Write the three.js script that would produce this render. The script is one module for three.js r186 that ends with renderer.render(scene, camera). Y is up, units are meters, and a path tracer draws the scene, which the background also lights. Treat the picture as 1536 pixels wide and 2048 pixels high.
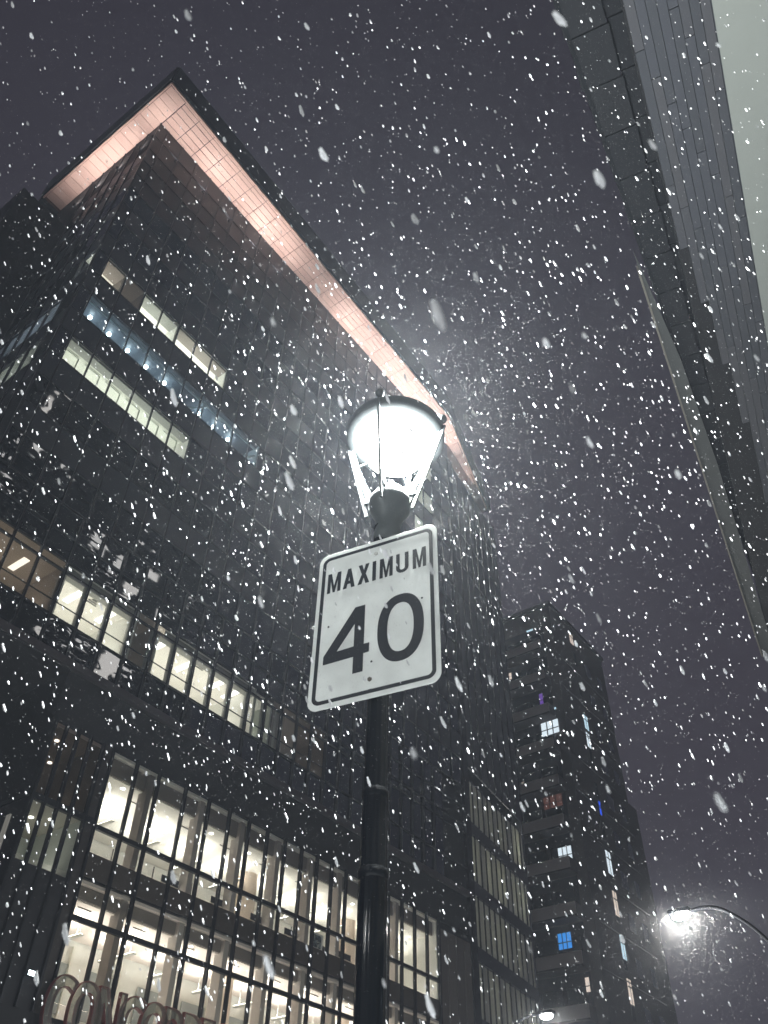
import * as THREE from 'three';
import { mergeGeometries } from 'three/addons/utils/BufferGeometryUtils.js';
import { FontLoader } from 'three/addons/loaders/FontLoader.js';
import { TextGeometry } from 'three/addons/geometries/TextGeometry.js';
import { RoundedBoxGeometry } from 'three/addons/geometries/RoundedBoxGeometry.js';
import { RectAreaLightUniformsLib } from 'three/addons/lights/RectAreaLightUniformsLib.js';

// ------------------------------------------------------------------ camera, sky, exposure
const scene = new THREE.Scene();
const camera = new THREE.PerspectiveCamera(62.515, 0.75, 0.05, 900);
{
  // a hand-held telephone pointed 44 degrees up along the street (x) and towards the office building (-z)
  const m = new THREE.Matrix4().makeBasis(
    new THREE.Vector3(0.58987583, 0.01807716, 0.8072916),
    new THREE.Vector3(-0.56739788, 0.72062132, 0.39845269),
    new THREE.Vector3(-0.57454865, -0.69309316, 0.43533404));
  camera.quaternion.setFromRotationMatrix(m);
  camera.position.set(0, 1.6, 0);
  camera.focus = 6.5; camera.userData.fStop = 5.6;
}
const renderer = new THREE.WebGLRenderer({ antialias: true });
renderer.setSize(768, 1024);
renderer.toneMapping = THREE.LinearToneMapping;
renderer.toneMappingExposure = 1;
renderer.shadowMap.enabled = true;
RectAreaLightUniformsLib.init();
{
  // night sky: low snow cloud lit from below by the city, a little brighter and warmer towards the horizon
  const W = 128, H = 64, data = new Float32Array(W * H * 4);
  for (let j = 0; j < H; j++) for (let i = 0; i < W; i++) {
    const up = Math.max(0, Math.sin(((j + 0.5) / H - 0.5) * Math.PI)), k = 1 - up, n = 1 + 0.05 * Math.sin(i * 0.0982 * 2) * up;
    const o = (j * W + i) * 4;
    data[o] = (0.0235 + 0.037 * k) * n; data[o + 1] = (0.0205 + 0.0325 * k) * n; data[o + 2] = (0.0305 + 0.040 * k) * n; data[o + 3] = 1;
  }
  const sky = new THREE.DataTexture(data, W, H, THREE.RGBAFormat, THREE.FloatType);
  sky.mapping = THREE.EquirectangularReflectionMapping; sky.magFilter = sky.minFilter = THREE.LinearFilter; sky.needsUpdate = true;
  scene.background = sky; scene.environment = sky;
}
scene.fog = new THREE.FogExp2(new THREE.Color().setRGB(0.76, 0.84, 1.0), 0.0014);   // falling snow and mist in the air

// ------------------------------------------------------------------ helpers
let seed = 20240131;
const rnd = () => { seed = (seed * 1664525 + 1013904223) >>> 0; return seed / 4294967296; };
const rr = (a, b) => a + (b - a) * rnd();
const used = new Map();
const numbered = (n) => { const k = used.get(n) ?? 0; used.set(n, k + 1); return k ? n + '_' + String(k).padStart(3, '0') : n; };
const lin = (r, g, b) => new THREE.Color().setRGB(r, g, b);
const std = (r, g, b, rough = 0.7, more = {}) => new THREE.MeshStandardMaterial({ color: lin(r, g, b), roughness: rough, ...more });
const glow = (r, g, b, k) => new THREE.MeshStandardMaterial({ color: lin(0.02, 0.02, 0.02), emissive: lin(r, g, b), emissiveIntensity: k });
const UNIT = new THREE.BoxGeometry(1, 1, 1);
function thing(name, label, category, pos = [0, 0, 0], turn = 0, group) {
  const o = new THREE.Group(); o.name = numbered(name); o.position.set(...pos); o.rotation.y = turn;
  o.userData = { label, category }; if (group) o.userData.group = group;
  scene.add(o); return o;
}
function part(name, geo, mat, parent, pos = [0, 0, 0], label) {
  const o = new THREE.Mesh(geo, mat); o.name = name; o.position.set(...pos);
  o.castShadow = o.receiveShadow = true; if (label) o.userData.label = label;
  parent.add(o); return o;
}
// an axis-aligned block given by its limits, in the parent's axes
function block(name, mat, parent, [x0, x1], [y0, y1], [z0, z1], label) {
  const o = part(name, UNIT, mat, parent, [(x0 + x1) / 2, (y0 + y1) / 2, (z0 + z1) / 2], label);
  o.scale.set(Math.abs(x1 - x0), Math.abs(y1 - y0), Math.abs(z1 - z0)); return o;
}
function boxGeo([x0, x1], [y0, y1], [z0, z1]) {
  const g = new THREE.BoxGeometry(Math.abs(x1 - x0), Math.abs(y1 - y0), Math.abs(z1 - z0));
  g.translate((x0 + x1) / 2, (y0 + y1) / 2, (z0 + z1) / 2); return g;
}
function structure(name, geo, mat) { const o = part(name, geo, mat, scene); o.userData = { kind: 'structure' }; return o; }
function area(parent, w, h, pos, look, La, color) {
  const l = new THREE.RectAreaLight(color, La, w, h); l.position.set(...pos);
  l.lookAt(new THREE.Vector3(pos[0] + look[0], pos[1] + look[1], pos[2] + look[2])); parent.add(l); return l;
}
function point(parent, pos, cd, color, radius) {
  const l = new THREE.PointLight(color, cd); l.position.set(...pos); l.castShadow = true; l.shadow.radius = radius / 0.02; parent.add(l); return l;
}
function noiseTexture(size, f, { srgb = false, lo = 0, hi = 1, seedling = 1, stretch = 1, octaves = 5 } = {}) {
  // tiling value noise, five octaves
  let s = seedling * 7919 + 13; const rn = () => { s = (s * 1664525 + 1013904223) >>> 0; return s / 4294967296; };
  const acc = new Float32Array(size * size); let amp = 1, sum = 0;
  for (let o = 0, n = f; o < octaves && n * stretch <= size; o++, n *= 2, amp *= 0.55) {
    const ny = Math.max(1, Math.round(n * stretch)), g = Float32Array.from({ length: n * ny }, rn);
    for (let j = 0; j < size; j++) for (let i = 0; i < size; i++) {
      const x = (i / size) * n, y = (j / size) * ny, ix = Math.floor(x), iy = Math.floor(y);
      let u = x - ix, v = y - iy; u = u * u * (3 - 2 * u); v = v * v * (3 - 2 * v);
      const at = (a, b) => g[(b % ny) * n + (a % n)];
      acc[j * size + i] += amp * ((at(ix, iy) * (1 - u) + at(ix + 1, iy) * u) * (1 - v) + (at(ix, iy + 1) * (1 - u) + at(ix + 1, iy + 1) * u) * v);
    }
    sum += amp;
  }
  const d = new Uint8Array(size * size * 4);
  for (let i = 0; i < size * size; i++) { const v = Math.max(0, Math.min(1, lo + (hi - lo) * ((acc[i] / sum - 0.5) * 1.9 + 0.5))) * 255; d[4 * i] = d[4 * i + 1] = d[4 * i + 2] = v; d[4 * i + 3] = 255; }
  const t = new THREE.DataTexture(d, size, size, THREE.RGBAFormat); t.wrapS = t.wrapT = THREE.RepeatWrapping;
  t.magFilter = t.minFilter = THREE.LinearFilter; if (srgb) t.colorSpace = THREE.SRGBColorSpace; t.needsUpdate = true; return t;
}
const N = { wavy: noiseTexture(256, 2, { seedling: 21, octaves: 2 }), soft: noiseTexture(256, 2, { seedling: 3 }), fine: noiseTexture(256, 8, { seedling: 5 }), wear: noiseTexture(256, 3, { seedling: 9, lo: 0.72, hi: 1.0 }) };
const rep = (t, x, y = x) => { const c = t.clone(); c.repeat.set(x, y); c.needsUpdate = true; return c; };

// ------------------------------------------------------------------ materials
const M = {
  spandrel: std(0.022, 0.028, 0.042, 0.35), spandrelB: std(0.018, 0.024, 0.037, 0.4), topPanelUnlit: std(0.008, 0.011, 0.017, 0.5),  // top panel tone darkened to cancel uplight spill under the eave
  mullion: std(0.020, 0.022, 0.028, 0.45, { metalness: 0.4 }),
  clear: new THREE.MeshPhysicalMaterial({ color: lin(0.96, 0.98, 0.97), transmission: 1, thickness: 0, roughness: 0, ior: 1.5 }),
  clearBrown: new THREE.MeshPhysicalMaterial({ color: lin(0.74, 0.71, 0.66), transmission: 1, thickness: 0, roughness: 0, ior: 1.5 }),
  shell: std(0.030, 0.031, 0.036, 0.9), ceiling: std(0.82, 0.79, 0.73, 0.95), ceilingPink: std(0.80, 0.71, 0.65, 0.95),
  wall: std(0.76, 0.75, 0.70, 0.9), wallGreen: std(0.55, 0.58, 0.52, 0.9), floorIn: std(0.30, 0.28, 0.25, 0.8),
  bulkhead: std(0.30, 0.30, 0.27, 0.9), bulkheadBrown: std(0.22, 0.19, 0.165, 0.9), slabEdge: std(0.07, 0.06, 0.052, 0.8),
  column: std(0.62, 0.52, 0.43, 0.85), pier: std(0.46, 0.41, 0.37, 0.7), partition: std(0.27, 0.29, 0.28, 0.5),
  copper: [std(0.70, 0.515, 0.465, 0.55), std(0.66, 0.475, 0.43, 0.5), std(0.73, 0.54, 0.49, 0.6)], copperDark: std(0.16, 0.085, 0.07, 0.6),
  fascia: std(0.030, 0.034, 0.042, 0.5, { metalness: 0.3 }),
  post: new THREE.MeshPhysicalMaterial({ color: lin(0.006, 0.009, 0.014), roughness: 0.7, specularIntensity: 0.4, clearcoat: 0.4, clearcoatRoughness: 0.04, bumpMap: rep(N.fine, 2, 10), bumpScale: 0.0006 }),
  lantern: new THREE.MeshStandardMaterial({ color: lin(0.075, 0.085, 0.09), roughness: 0.55, metalness: 0.1 }),
  white: std(0.8, 0.82, 0.8, 0.5),
};
// dark reflective panes: no two neighbours are rolled quite alike
const panes = [31, 37, 41, 53, 59].map((sd, k) => new THREE.MeshStandardMaterial({
  color: [lin(0.115, 0.130, 0.165), lin(0.098, 0.112, 0.145), lin(0.108, 0.124, 0.158), lin(0.09, 0.104, 0.137), lin(0.112, 0.126, 0.158)][k], metalness: 1, roughness: 0.025,
  bumpMap: noiseTexture(128, 1 + (k % 2), { seedling: sd, octaves: 2, stretch: 1 + (k % 3) }), bumpScale: 0.006 + 0.002 * (k % 3) }));
const dark = () => panes[Math.floor(rnd() * 5)];
M.darkGlass = panes[0]; M.darkGlassB = panes[3];
for (const k of Object.keys(M)) if (M[k].isMaterial) M[k].name = k;

// ------------------------------------------------------------------ ground
{
  const g = new THREE.PlaneGeometry(1600, 1600).rotateX(-Math.PI / 2);
  structure('ground', g, new THREE.MeshStandardMaterial({ color: lin(0.55, 0.56, 0.6), roughness: 0.95, bumpMap: rep(N.soft, 300), bumpScale: 0.05 })).position.y = -0.13;
  const road = new THREE.PlaneGeometry(300, 18.5).rotateX(-Math.PI / 2);
  const r = structure('road', road, new THREE.MeshStandardMaterial({ color: lin(0.11, 0.11, 0.12), roughness: 0.45, map: rep(N.wear, 120, 8), bumpMap: rep(N.fine, 200, 12), bumpScale: 0.01 })); r.position.set(50, -0.126, -12.6);
  structure('sidewalk', boxGeo([-100, 200], [-0.13, 0.0], [-3.3, 14]), new THREE.MeshStandardMaterial({ color: lin(0.62, 0.63, 0.66), roughness: 0.95, bumpMap: rep(N.soft, 30), bumpScale: 0.04 }));
  structure('pavement', boxGeo([-100, 200], [-0.13, 0.0], [-21.9, -30.3]), new THREE.MeshStandardMaterial({ color: lin(0.62, 0.63, 0.66), roughness: 0.95 }));
}

// ------------------------------------------------------------------ office building
const Z = -30, CX = 10.16, TOP = 67.4;
const office = thing('office_building', 'tall dark glass office block with a glowing copper eave and lit floors', 'building');
const cols = []; for (let k = 0; k < 28; k++) cols.push(10.95 + 1.5 * k);              // mullion lines, 10.95 ... 51.45
const END = 50.3;
// rooms: opaque shells behind the glass, open towards the street
function room(x0, x1, y0, y1, depth, { ceiling = M.ceiling, wall = M.wall, floor = M.floorIn, front = Z - 0.12 } = {}) {
  const t = 0.12, zb = front - depth;
  block('room_ceiling', ceiling, office, [x0, x1], [y1, y1 + t], [zb, front]);
  block('room_floor', floor, office, [x0, x1], [y0 - t, y0], [zb, front]);
  block('room_wall', wall, office, [x0 - t, x1 + t], [y0 - t, y1 + t], [zb - t, zb]);
  block('room_wall', wall, office, [x0 - t, x0], [y0 - t, y1 + t], [zb, front]);
  block('room_wall', wall, office, [x1, x1 + t], [y0 - t, y1 + t], [zb, front]);
}
const warm = lin(1.0, 0.92, 0.81), cool = lin(0.97, 1.0, 0.92), blue = lin(0.7, 0.91, 1.0), neutral = lin(1.0, 0.97, 0.88);
// an unseen long strip added below the sill to brighten the ceiling
const stripMat = { warm: glow(1, 0.9, 0.77, 1.5), cool: glow(0.93, 1, 0.93, 1.5), blue: glow(0.62, 0.82, 1, 1.5) };
function addedUplight(x0, x1, y, z, w, La, color, kind) {
  block('added_uplight_strip', stripMat[kind], office, [x0 + 0.1, x1 - 0.1], [y - 0.06, y - 0.012], [z - w / 2, z + w / 2]);
  area(office, x1 - x0 - 0.2, w, [(x0 + x1) / 2, y, z], [0, 1, 0], La, color);
}
// core of the building: everything behind the rooms
block('wall', M.shell, office, [17.3, 61.5], [0, 22.2], [-70, -38.4]);
block('wall', M.shell, office, [CX + 0.95, 61.5], [22.2, TOP], [-70, -34.6]);
block('wall', M.shell, office, [CX + 0.4, END], [27.0, 38.0], [-34.6, -30.15]);
block('wall', M.shell, office, [CX + 0.4, END], [48.9, 50.4], [-34.6, -30.15]);
block('wall', M.shell, office, [CX + 0.4, 43.9], [50.4, TOP], [-34.6, -30.15]);
block('wall', M.shell, office, [47.8, END], [50.4, TOP], [-34.6, -30.15]);
block('wall', M.shell, office, [43.9, 47.8], [62, TOP], [-34.6, -30.15]);
block('wall', M.shell, office, [26.2, END], [38.0, 48.9], [-34.6, -30.15]);
block('wall', M.shell, office, [35.1, END], [22.2, 27.0], [-34.6, -30.15]);
block('wall', M.shell, office, [17.1, END], [19.7, 22.2], [-38.4, -30.12]);       // band over the lower glazing
block('soffit', std(0.05, 0.05, 0.055, 0.8), office, [CX, 17.1], [22.0, 22.2], [-48, -30.0]);
block('wall', M.shell, office, [46.3, END], [0, 19.7], [-38.4, -30.2]);
block('wall', M.shell, office, [17.1, 20.3], [0, 13.9], [-38.4, -30.05]);
block('wall', M.shell, office, [20.3, 46.3], [0, 9.3], [-38.4, -30.05]);
block('wing', M.shell, office, [6.34, CX], [0, 60], [-80, -38]);
// upper floors ------------------------------------------------------------
const sills = [29.8, 33.95, 38.1, 42.25, 46.4, 50.55, 54.7, 58.85, 63.0];
const litUpper = (s, i) => (s === 46.4 && i < 7) || (s === 42.25 && i < 10) || (s === 38.1 && i < 6) || ([50.55, 54.7, 58.85].includes(s) && i >= 22 && i < 24);
function tilt(o, a = 0.006) { o.rotation.set(rr(-a, a), rr(-a, a), 0); return o; }
for (let i = -1; i < 26; i++) {
  const x0 = i < 0 ? CX : cols[i], x1 = cols[i + 1] ?? END, a = x0 + 0.035, b = Math.min(x1, END) - 0.035;
  for (const s of sills) {
    const lit = i >= 0 && litUpper(s, i);
    if (lit) block('window_pane', M.clear, office, [a, b], [s, s + 2.2], [Z - 0.03, Z - 0.02]);
    else tilt(block('glass_pane', s > 57 ? M.topPanelUnlit : dark(), office, [a, b], [s + 0.04, s + 2.16], [Z - 0.05, Z - 0.02]));
    if (s < 63) block('spandrel_panel', s > 57 ? M.topPanelUnlit : rnd() < 0.6 ? M.spandrel : M.spandrelB, office, [a, b], [s + 2.24, s + 4.11], [Z - 0.06, Z - 0.012 + rr(-0.004, 0.004)]);
  }
  if (i % 2 && i < 25) block('top_panel', M.topPanelUnlit, office, [a, Math.min(x1 + 1.5, END) - 0.035], [65.24, TOP], [Z - 0.06, Z - 0.01]);
  if (i >= 0) block('mullion', M.mullion, office, [x0 - 0.035, x0 + 0.035], [29.6, TOP], [Z - 0.07, Z + 0.07]);
}
for (const s of sills) for (const y of [s, s + 2.2]) block('transom', M.mullion, office, [CX, END], [y - 0.03, y + 0.03], [Z - 0.07, Z + 0.04]);
block('corner_post', M.mullion, office, [CX - 0.06, CX + 0.06], [22.2, TOP], [Z - 0.06, Z + 0.06]);
// lit upper rooms
const upperRoom = (s, x0, x1, La, color, kind, opt = {}) => {
  room(x0, x1, s - 0.7, s + 2.15, 3.2, opt);
  if (opt.bulk) block('bulkhead', opt.bulk, office, [x0, x1], [s + 1.98, s + 2.15], [Z - 0.14 - (opt.bulkDepth ?? 0.75), Z - 0.13]);
  addedUplight(x0, x1, s + 0.15, Z - 1.35, 0.7, La, color, kind);
};
upperRoom(46.4, 10.95, 12.4, 19, neutral, 'warm', { bulk: M.bulkheadBrown, bulkDepth: 1.0, wall: M.wall });
room(12.5, 13.9, 45.7, 48.55, 3.2, { ceiling: M.bulkheadBrown, wall: M.bulkheadBrown });
addedUplight(12.5, 13.9, 46.55, Z - 1.35, 0.5, 5, warm, 'warm');
upperRoom(46.4, 14.05, 16.85, 15, cool, 'cool', { bulk: M.bulkhead });
upperRoom(46.4, 17.05, 21.4, 16, cool, 'cool', { bulk: M.bulkheadBrown });
upperRoom(38.1, 11.05, 19.95, 7.5, cool, 'cool', { bulk: M.bulkhead, bulkDepth: 0.5, ceiling: std(0.68, 0.68, 0.6, 0.95) });
{ // sheer blinds with rails in the greenish floor
  const rail = std(0.5, 0.52, 0.45, 0.6);
  for (let i = 0; i < 6; i++) { block('blind_rail', rail, office, [cols[i] + 0.15, cols[i + 1] - 0.25], [40.1, 40.16], [Z - 0.95, Z - 0.9]); block('blind_rail', rail, office, [cols[i + 1] - 0.3, cols[i + 1] - 0.24], [38.2, 40.16], [Z - 0.96, Z - 0.9]); }
}
// the bluish floor: a dark ceiling with a bright bare bulb in every bay
room(10.98, 25.4, 41.5, 44.42, 2.4, { ceiling: std(0.085, 0.10, 0.12, 0.35), wall: std(0.22, 0.26, 0.29, 0.7), floor: std(0.2, 0.23, 0.26, 0.8) });
const bulbGeo = new THREE.SphereGeometry(0.13, 14, 10), bulbMat = glow(0.75, 0.92, 1, 16);
for (const x of [12.39, 13.83, 15.29, 16.79, 18.33, 21.36, 22.73, 24.09]) { part('ceiling_lamp', bulbGeo, bulbMat, office, [x - 0.5, 44.2, Z - 1.2]); point(office, [x - 0.5, 44.2, Z - 1.2], 3.4, blue, 0.12); }
const steel = std(0.5, 0.58, 0.62, 0.4, { metalness: 0.3 });
block('pipe', steel, office, [11, 25.3], [44.05, 44.17], [Z - 0.32, Z - 0.2]);
for (const x of [19.5, 24.6]) {
  const b = part('brace', new THREE.BoxGeometry(0.09, 2.1, 0.09), steel, office, [x + 0.5, 43.3, Z - 0.3]); b.rotation.z = -0.75;
  block('brace', steel, office, [x + 0.9, x + 1.0], [42.3, 44.3], [Z - 0.36, Z - 0.24]);
}
for (const s of [50.55, 54.7, 58.85]) upperRoom(s, 44.0, 47.7, 3.2, cool, 'cool', { ceiling: std(0.62, 0.62, 0.55, 0.9) });

// the floor over the ledge ----------------------------------------------------
const lowCols = []; for (let k = 0; k < 28; k++) lowCols.push(12.4 + 1.44 * k - 0.004 * k * k);
for (let i = -1; i < 26; i++) {
  const x0 = i < 0 ? CX : lowCols[i], x1 = Math.min(lowCols[i + 1] ?? END, END), a = x0 + 0.04, b = x1 - 0.04;
  if (b - a < 0.2) continue;
  const lit = x1 < 35.2;
  const brown = x1 < 15.4 || (x0 > 19.6 && x1 < 21.3) || x0 > 31;
  if (lit) {
    block('window_pane', brown ? M.clearBrown : M.clear, office, [a, b], [24.03, 26.33], [Z - 0.03, Z - 0.02]);
    block('window_pane', brown ? M.clearBrown : M.clear, office, [a, b], [26.45, 26.88], [Z - 0.03, Z - 0.02]);
    block('window_bar', M.mullion, office, [a, b], [24.72, 24.76], [Z - 0.09, Z - 0.04]);
  } else tilt(block('glass_pane', M.darkGlassB, office, [a, b], [24.04, 26.86], [Z - 0.05, Z - 0.02]));
  tilt(block('cladding_panel', dark(), office, [a, b], [22.45, 23.92], [Z - 0.06, Z - 0.02]), 0.014);
  tilt(block('cladding_panel', dark(), office, [a, b], [27.0, 28.25], [Z - 0.06, Z - 0.02]), 0.014);
  tilt(block('cladding_panel', dark(), office, [a, b], [28.3, 29.7], [Z - 0.06, Z - 0.02]), 0.014);
  if (i >= 0) { block('mullion', M.mullion, office, [x0 - 0.04, x0 + 0.04], [22.4, 29.6], [Z - 0.08, Z + 0.12]); if (i > 1 && i < 13) block('mullion', std(0.35, 0.35, 0.32, 0.5), office, [x0 - 0.13, x0 - 0.05], [24, 26.35], [Z - 0.2, Z - 0.04]); }
}
for (const y of [23.97, 26.39, 26.94, 28.27]) block('transom', M.mullion, office, [CX, END], [y - 0.045, y + 0.045], [Z - 0.08, Z + 0.06]);
block('ledge', std(0.085, 0.075, 0.08, 0.6), office, [CX, END], [22.05, 22.42], [Z - 0.1, Z + 0.16]);
room(10.4, 15.3, 23.3, 26.95, 4.2, { ceiling: std(0.44, 0.385, 0.335, 0.9), wall: std(0.4, 0.35, 0.31, 0.9) });
room(15.5, 19.7, 23.3, 26.95, 4.2, {});
room(19.9, 21.1, 23.3, 26.95, 4.2, { ceiling: std(0.4, 0.33, 0.28, 0.9), wall: std(0.35, 0.3, 0.25, 0.9) });
room(21.3, 28.3, 23.3, 26.95, 4.2, {});
room(28.5, 29.7, 23.3, 26.6, 4.2, { wall: M.wallGreen });
room(29.9, 35.0, 23.3, 26.95, 4.2, { ceiling: M.bulkheadBrown, wall: M.bulkheadBrown });
for (const [x0, x1] of [[15.5, 19.7], [21.3, 28.3]]) block('bulkhead', M.bulkhead, office, [x0, x1], [26.42, 26.9], [Z - 0.55, Z - 0.2]);
addedUplight(10.5, 15.2, 24.0, Z - 2.1, 0.5, 8, neutral, 'warm');
addedUplight(15.6, 19.6, 24.0, Z - 2.1, 0.8, 10, neutral, 'warm');
addedUplight(21.4, 28.2, 24.0, Z - 2.1, 0.8, 8.5, neutral, 'warm');
addedUplight(28.5, 29.7, 24.0, Z - 2.1, 0.8, 8, neutral, 'warm');
addedUplight(30, 34.9, 24.0, Z - 2.1, 0.3, 4, warm, 'warm');
addedUplight(20, 21.0, 24.0, Z - 2.1, 0.4, 4, warm, 'warm');
{ // drawn curtain at the end of the lit run
  const cm = [std(0.7, 0.68, 0.6, 0.9), std(0.5, 0.46, 0.4, 0.9)];
  for (let k = 0; k < 6; k++) { const c = part('curtain', new THREE.CylinderGeometry(0.1, 0.11, 2.7, 10), cm[k % 2], office, [29.95 + k * 0.19, 25.2, Z - 0.32]); c.scale.z = 0.6; }
}
const trofferMat = glow(1, 0.98, 0.92, 2.6), trofferGeo = new THREE.BoxGeometry(0.32, 0.04, 1.25);
for (const [x, z] of [[14.0, -32.0], [17.1, -31.9], [19.1, -31.9], [22.4, -31.75], [24.5, -31.8], [26.8, -31.85], [28.0, -31.7]]) part('ceiling_light', trofferGeo, trofferMat, office, [x, 26.93, z]);
{
  const vent = std(0.25, 0.25, 0.23, 0.8);
  for (const [x, z] of [[25.0, -31.3], [17.9, -31.6]]) for (let k = 0; k < 3; k++) block('ceiling_vent', vent, office, [x - 0.35 + k * 0.1, x + 0.35 - k * 0.1], [26.9, 26.93], [z + k * 0.16, z + k * 0.16 + 0.06]);
}

// lower glazing ------------------------------------------------------------
const bay = [17.15, 17.78, 18.4, 19.05, 19.75];
const base = [20.3, 21.72, 23.05, 24.72, 26.28, 27.7, 29.1, 30.46, 31.83, 33.16, 34.45, 35.7, 36.96, 38.25, 39.55, 40.95, 42.3, 43.6, 44.9, 46.2];
const glassRow = (xs, y0, y1, m = M.clear) => { for (let i = 0; i + 1 < xs.length; i++) block('window_pane', m, office, [xs[i] + 0.03, xs[i + 1] - 0.03], [y0, y1], [Z - 0.03, Z - 0.02]); };
glassRow(base, 16.28, 19.6); glassRow(base, 15.2, 16.1); glassRow(base, 12.74, 14.22); glassRow(base, 9.75, 12.56);
glassRow(bay, 16.45, 19.4, M.clearBrown); glassRow(bay, 14.1, 16.2);
for (const x of [...bay, ...base]) block('mullion', M.mullion, office, [x - 0.05, x + 0.05], [9.3, 19.7], [Z - 0.1, Z + 0.1]);
for (const y of [16.19, 12.65]) { block('transom', M.mullion, office, [20.3, 46.2], [y - 0.09, y + 0.09], [Z - 0.12, Z + 0.06]); }
block('transom', M.mullion, office, [17.1, 20.3], [16.2, 16.45], [Z - 0.12, Z + 0.08]);
for (let i = 0; i + 1 < base.length; i++) {
  block('spandrel_glass', M.slabEdge, office, [base[i] + 0.03, base[i + 1] - 0.03], [14.24, 15.18], [Z - 0.25, Z - 0.06]);
  block('bulkhead', M.bulkheadBrown, office, [base[i], base[i + 1]], [18.75, 19.65], [Z - 0.5, Z - 0.4]);
  block('bulkhead', M.bulkheadBrown, office, [base[i], base[i + 1]], [13.5, 14.24], [Z - 0.5, Z - 0.4]);
  if (i % 2 === 0 && i > 1 || i === 1) { const px = base[i + (i === 1 ? 1 : 0)]; if (i < 18) for (const [y0, y1] of [[9.3, 14.2], [15.2, 19.65]]) block('pier', M.pier, office, [px - 0.36, px - 0.06], [y0, y1], [Z - 0.75, Z - 0.2]); }
}
block('pier', std(0.05, 0.045, 0.045, 0.7), office, [19.82, 20.26], [9.3, 19.7], [Z - 0.3, Z - 0.02]);
block('wall', M.shell, office, [19.8, 20.25], [13.9, 19.7], [-38.4, Z - 0.3]);
const roomA = { ceiling: M.ceiling, front: Z - 0.13 }, roomB = { ceiling: M.ceilingPink, front: Z - 0.13 };
room(20.32, 46.1, 14.75, 19.5, 6.4, roomA); room(20.32, 46.1, 9.3, 14.0, 4.6, roomB);
room(17.3, 19.7, 16.4, 19.5, 3.4, { ceiling: std(0.3, 0.25, 0.22, 0.9), wall: M.bulkheadBrown });
room(17.3, 19.7, 13.95, 16.2, 3.4, { ceiling: std(0.42, 0.40, 0.33, 0.9), wall: M.wallGreen });
// dropped ceilings start behind the window heads
block('room_ceiling', M.ceiling, office, [20.32, 46.1], [18.7, 18.8], [Z - 6.4, Z - 0.5]);
block('room_ceiling', M.ceilingPink, office, [20.32, 46.1], [13.45, 13.55], [Z - 4.6, Z - 0.5]);
addedUplight(20.6, 45.9, 14.9, Z - 1.1, 0.4, 8, warm, 'warm'); addedUplight(20.6, 45.9, 9.5, Z - 1.1, 0.4, 11, warm, 'warm');
addedUplight(17.4, 19.6, 16.5, Z - 1.5, 0.2, 5, warm, 'warm'); addedUplight(17.4, 19.6, 14.05, Z - 1.5, 0.3, 7, neutral, 'warm');
// round columns, partition walls with grey panels, downlights
const colGeo = new THREE.CylinderGeometry(0.55, 0.55, 1, 28);
for (const [x, z, y0, y1] of [[21.0, -32.3, 9.3, 13.45], [32.6, -33.2, 14.75, 18.7], [41.2, -33.2, 14.75, 18.7], [31.2, -32.6, 9.3, 13.45], [40.2, -32.6, 9.3, 13.45]]) { const c = part('column', colGeo, M.column, office, [x, (y0 + y1) / 2, z]); c.scale.y = y1 - y0; }
for (let k = 0; k < 9; k++) {
  const x = 22.4 + k * 2.75;
  block('partition_panel', M.partition, office, [x, x + 1.5], [10.6, 12.5], [-34.55, -34.62]);
  block('partition_frame', std(0.7, 0.69, 0.62, 0.6), office, [x + 1.5, x + 1.62], [9.3, 13.2], [-34.45, -34.62]);
  block('partition_panel', M.partition, office, [x - 1, x + 0.4], [15.6, 17.0], [-36.3, -36.4]);
  block('wall_joint', std(0.12, 0.11, 0.1, 0.8), office, [x + 0.9, x + 0.93], [14.8, 18.6], [-36.3, -36.36]);
}
const discGeo = new THREE.CylinderGeometry(0.1, 0.1, 0.03, 18), discMat = glow(1, 0.97, 0.9, 5);
for (const [x, y, z] of [[21.9, 18.68, -30.9], [27.6, 18.68, -31.0], [30.4, 18.68, -31.1], [34.6, 18.68, -31.1], [39, 18.68, -31.1], [24.6, 13.43, -30.75], [27.25, 13.43, -30.75], [29.8, 13.43, -30.75], [32.3, 13.43, -30.75], [35, 13.43, -30.75], [19.3, 19.47, -33.1], [18.2, 19.47, -31.2], [18.3, 16.18, -31.5], [18.9, 16.18, -31.0]]) part('ceiling_light', discGeo, discMat, office, [x, y, z]);
const trackMat = std(0.12, 0.11, 0.1, 0.7);
for (let k = 0; k < 8; k++) { block('ceiling_track', trackMat, office, [23 + k * 2.9, 23.7 + k * 2.9], [18.66, 18.69], [-31.6, -31.55]); block('ceiling_track', trackMat, office, [21.2 + k * 2.9, 21.9 + k * 2.9], [13.41, 13.44], [-31.0, -30.96]); }
// pale blank panels right of the lit glass
for (let k = 0; k < 4; k++) block('blank_panel', std(0.14 + 0.03 * (k % 2), 0.125 + 0.028 * (k % 2), 0.115 + 0.025 * (k % 2), 0.6), office, [46.35 + k * 0.95, 47.2 + k * 0.95], [8, 19.2 - 0.0 * k], [Z - 0.2, Z - 0.03]);
block('corner_post', M.mullion, office, [49.9, 50.6], [0, 65], [Z - 0.3, Z + 0.12]);

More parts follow.
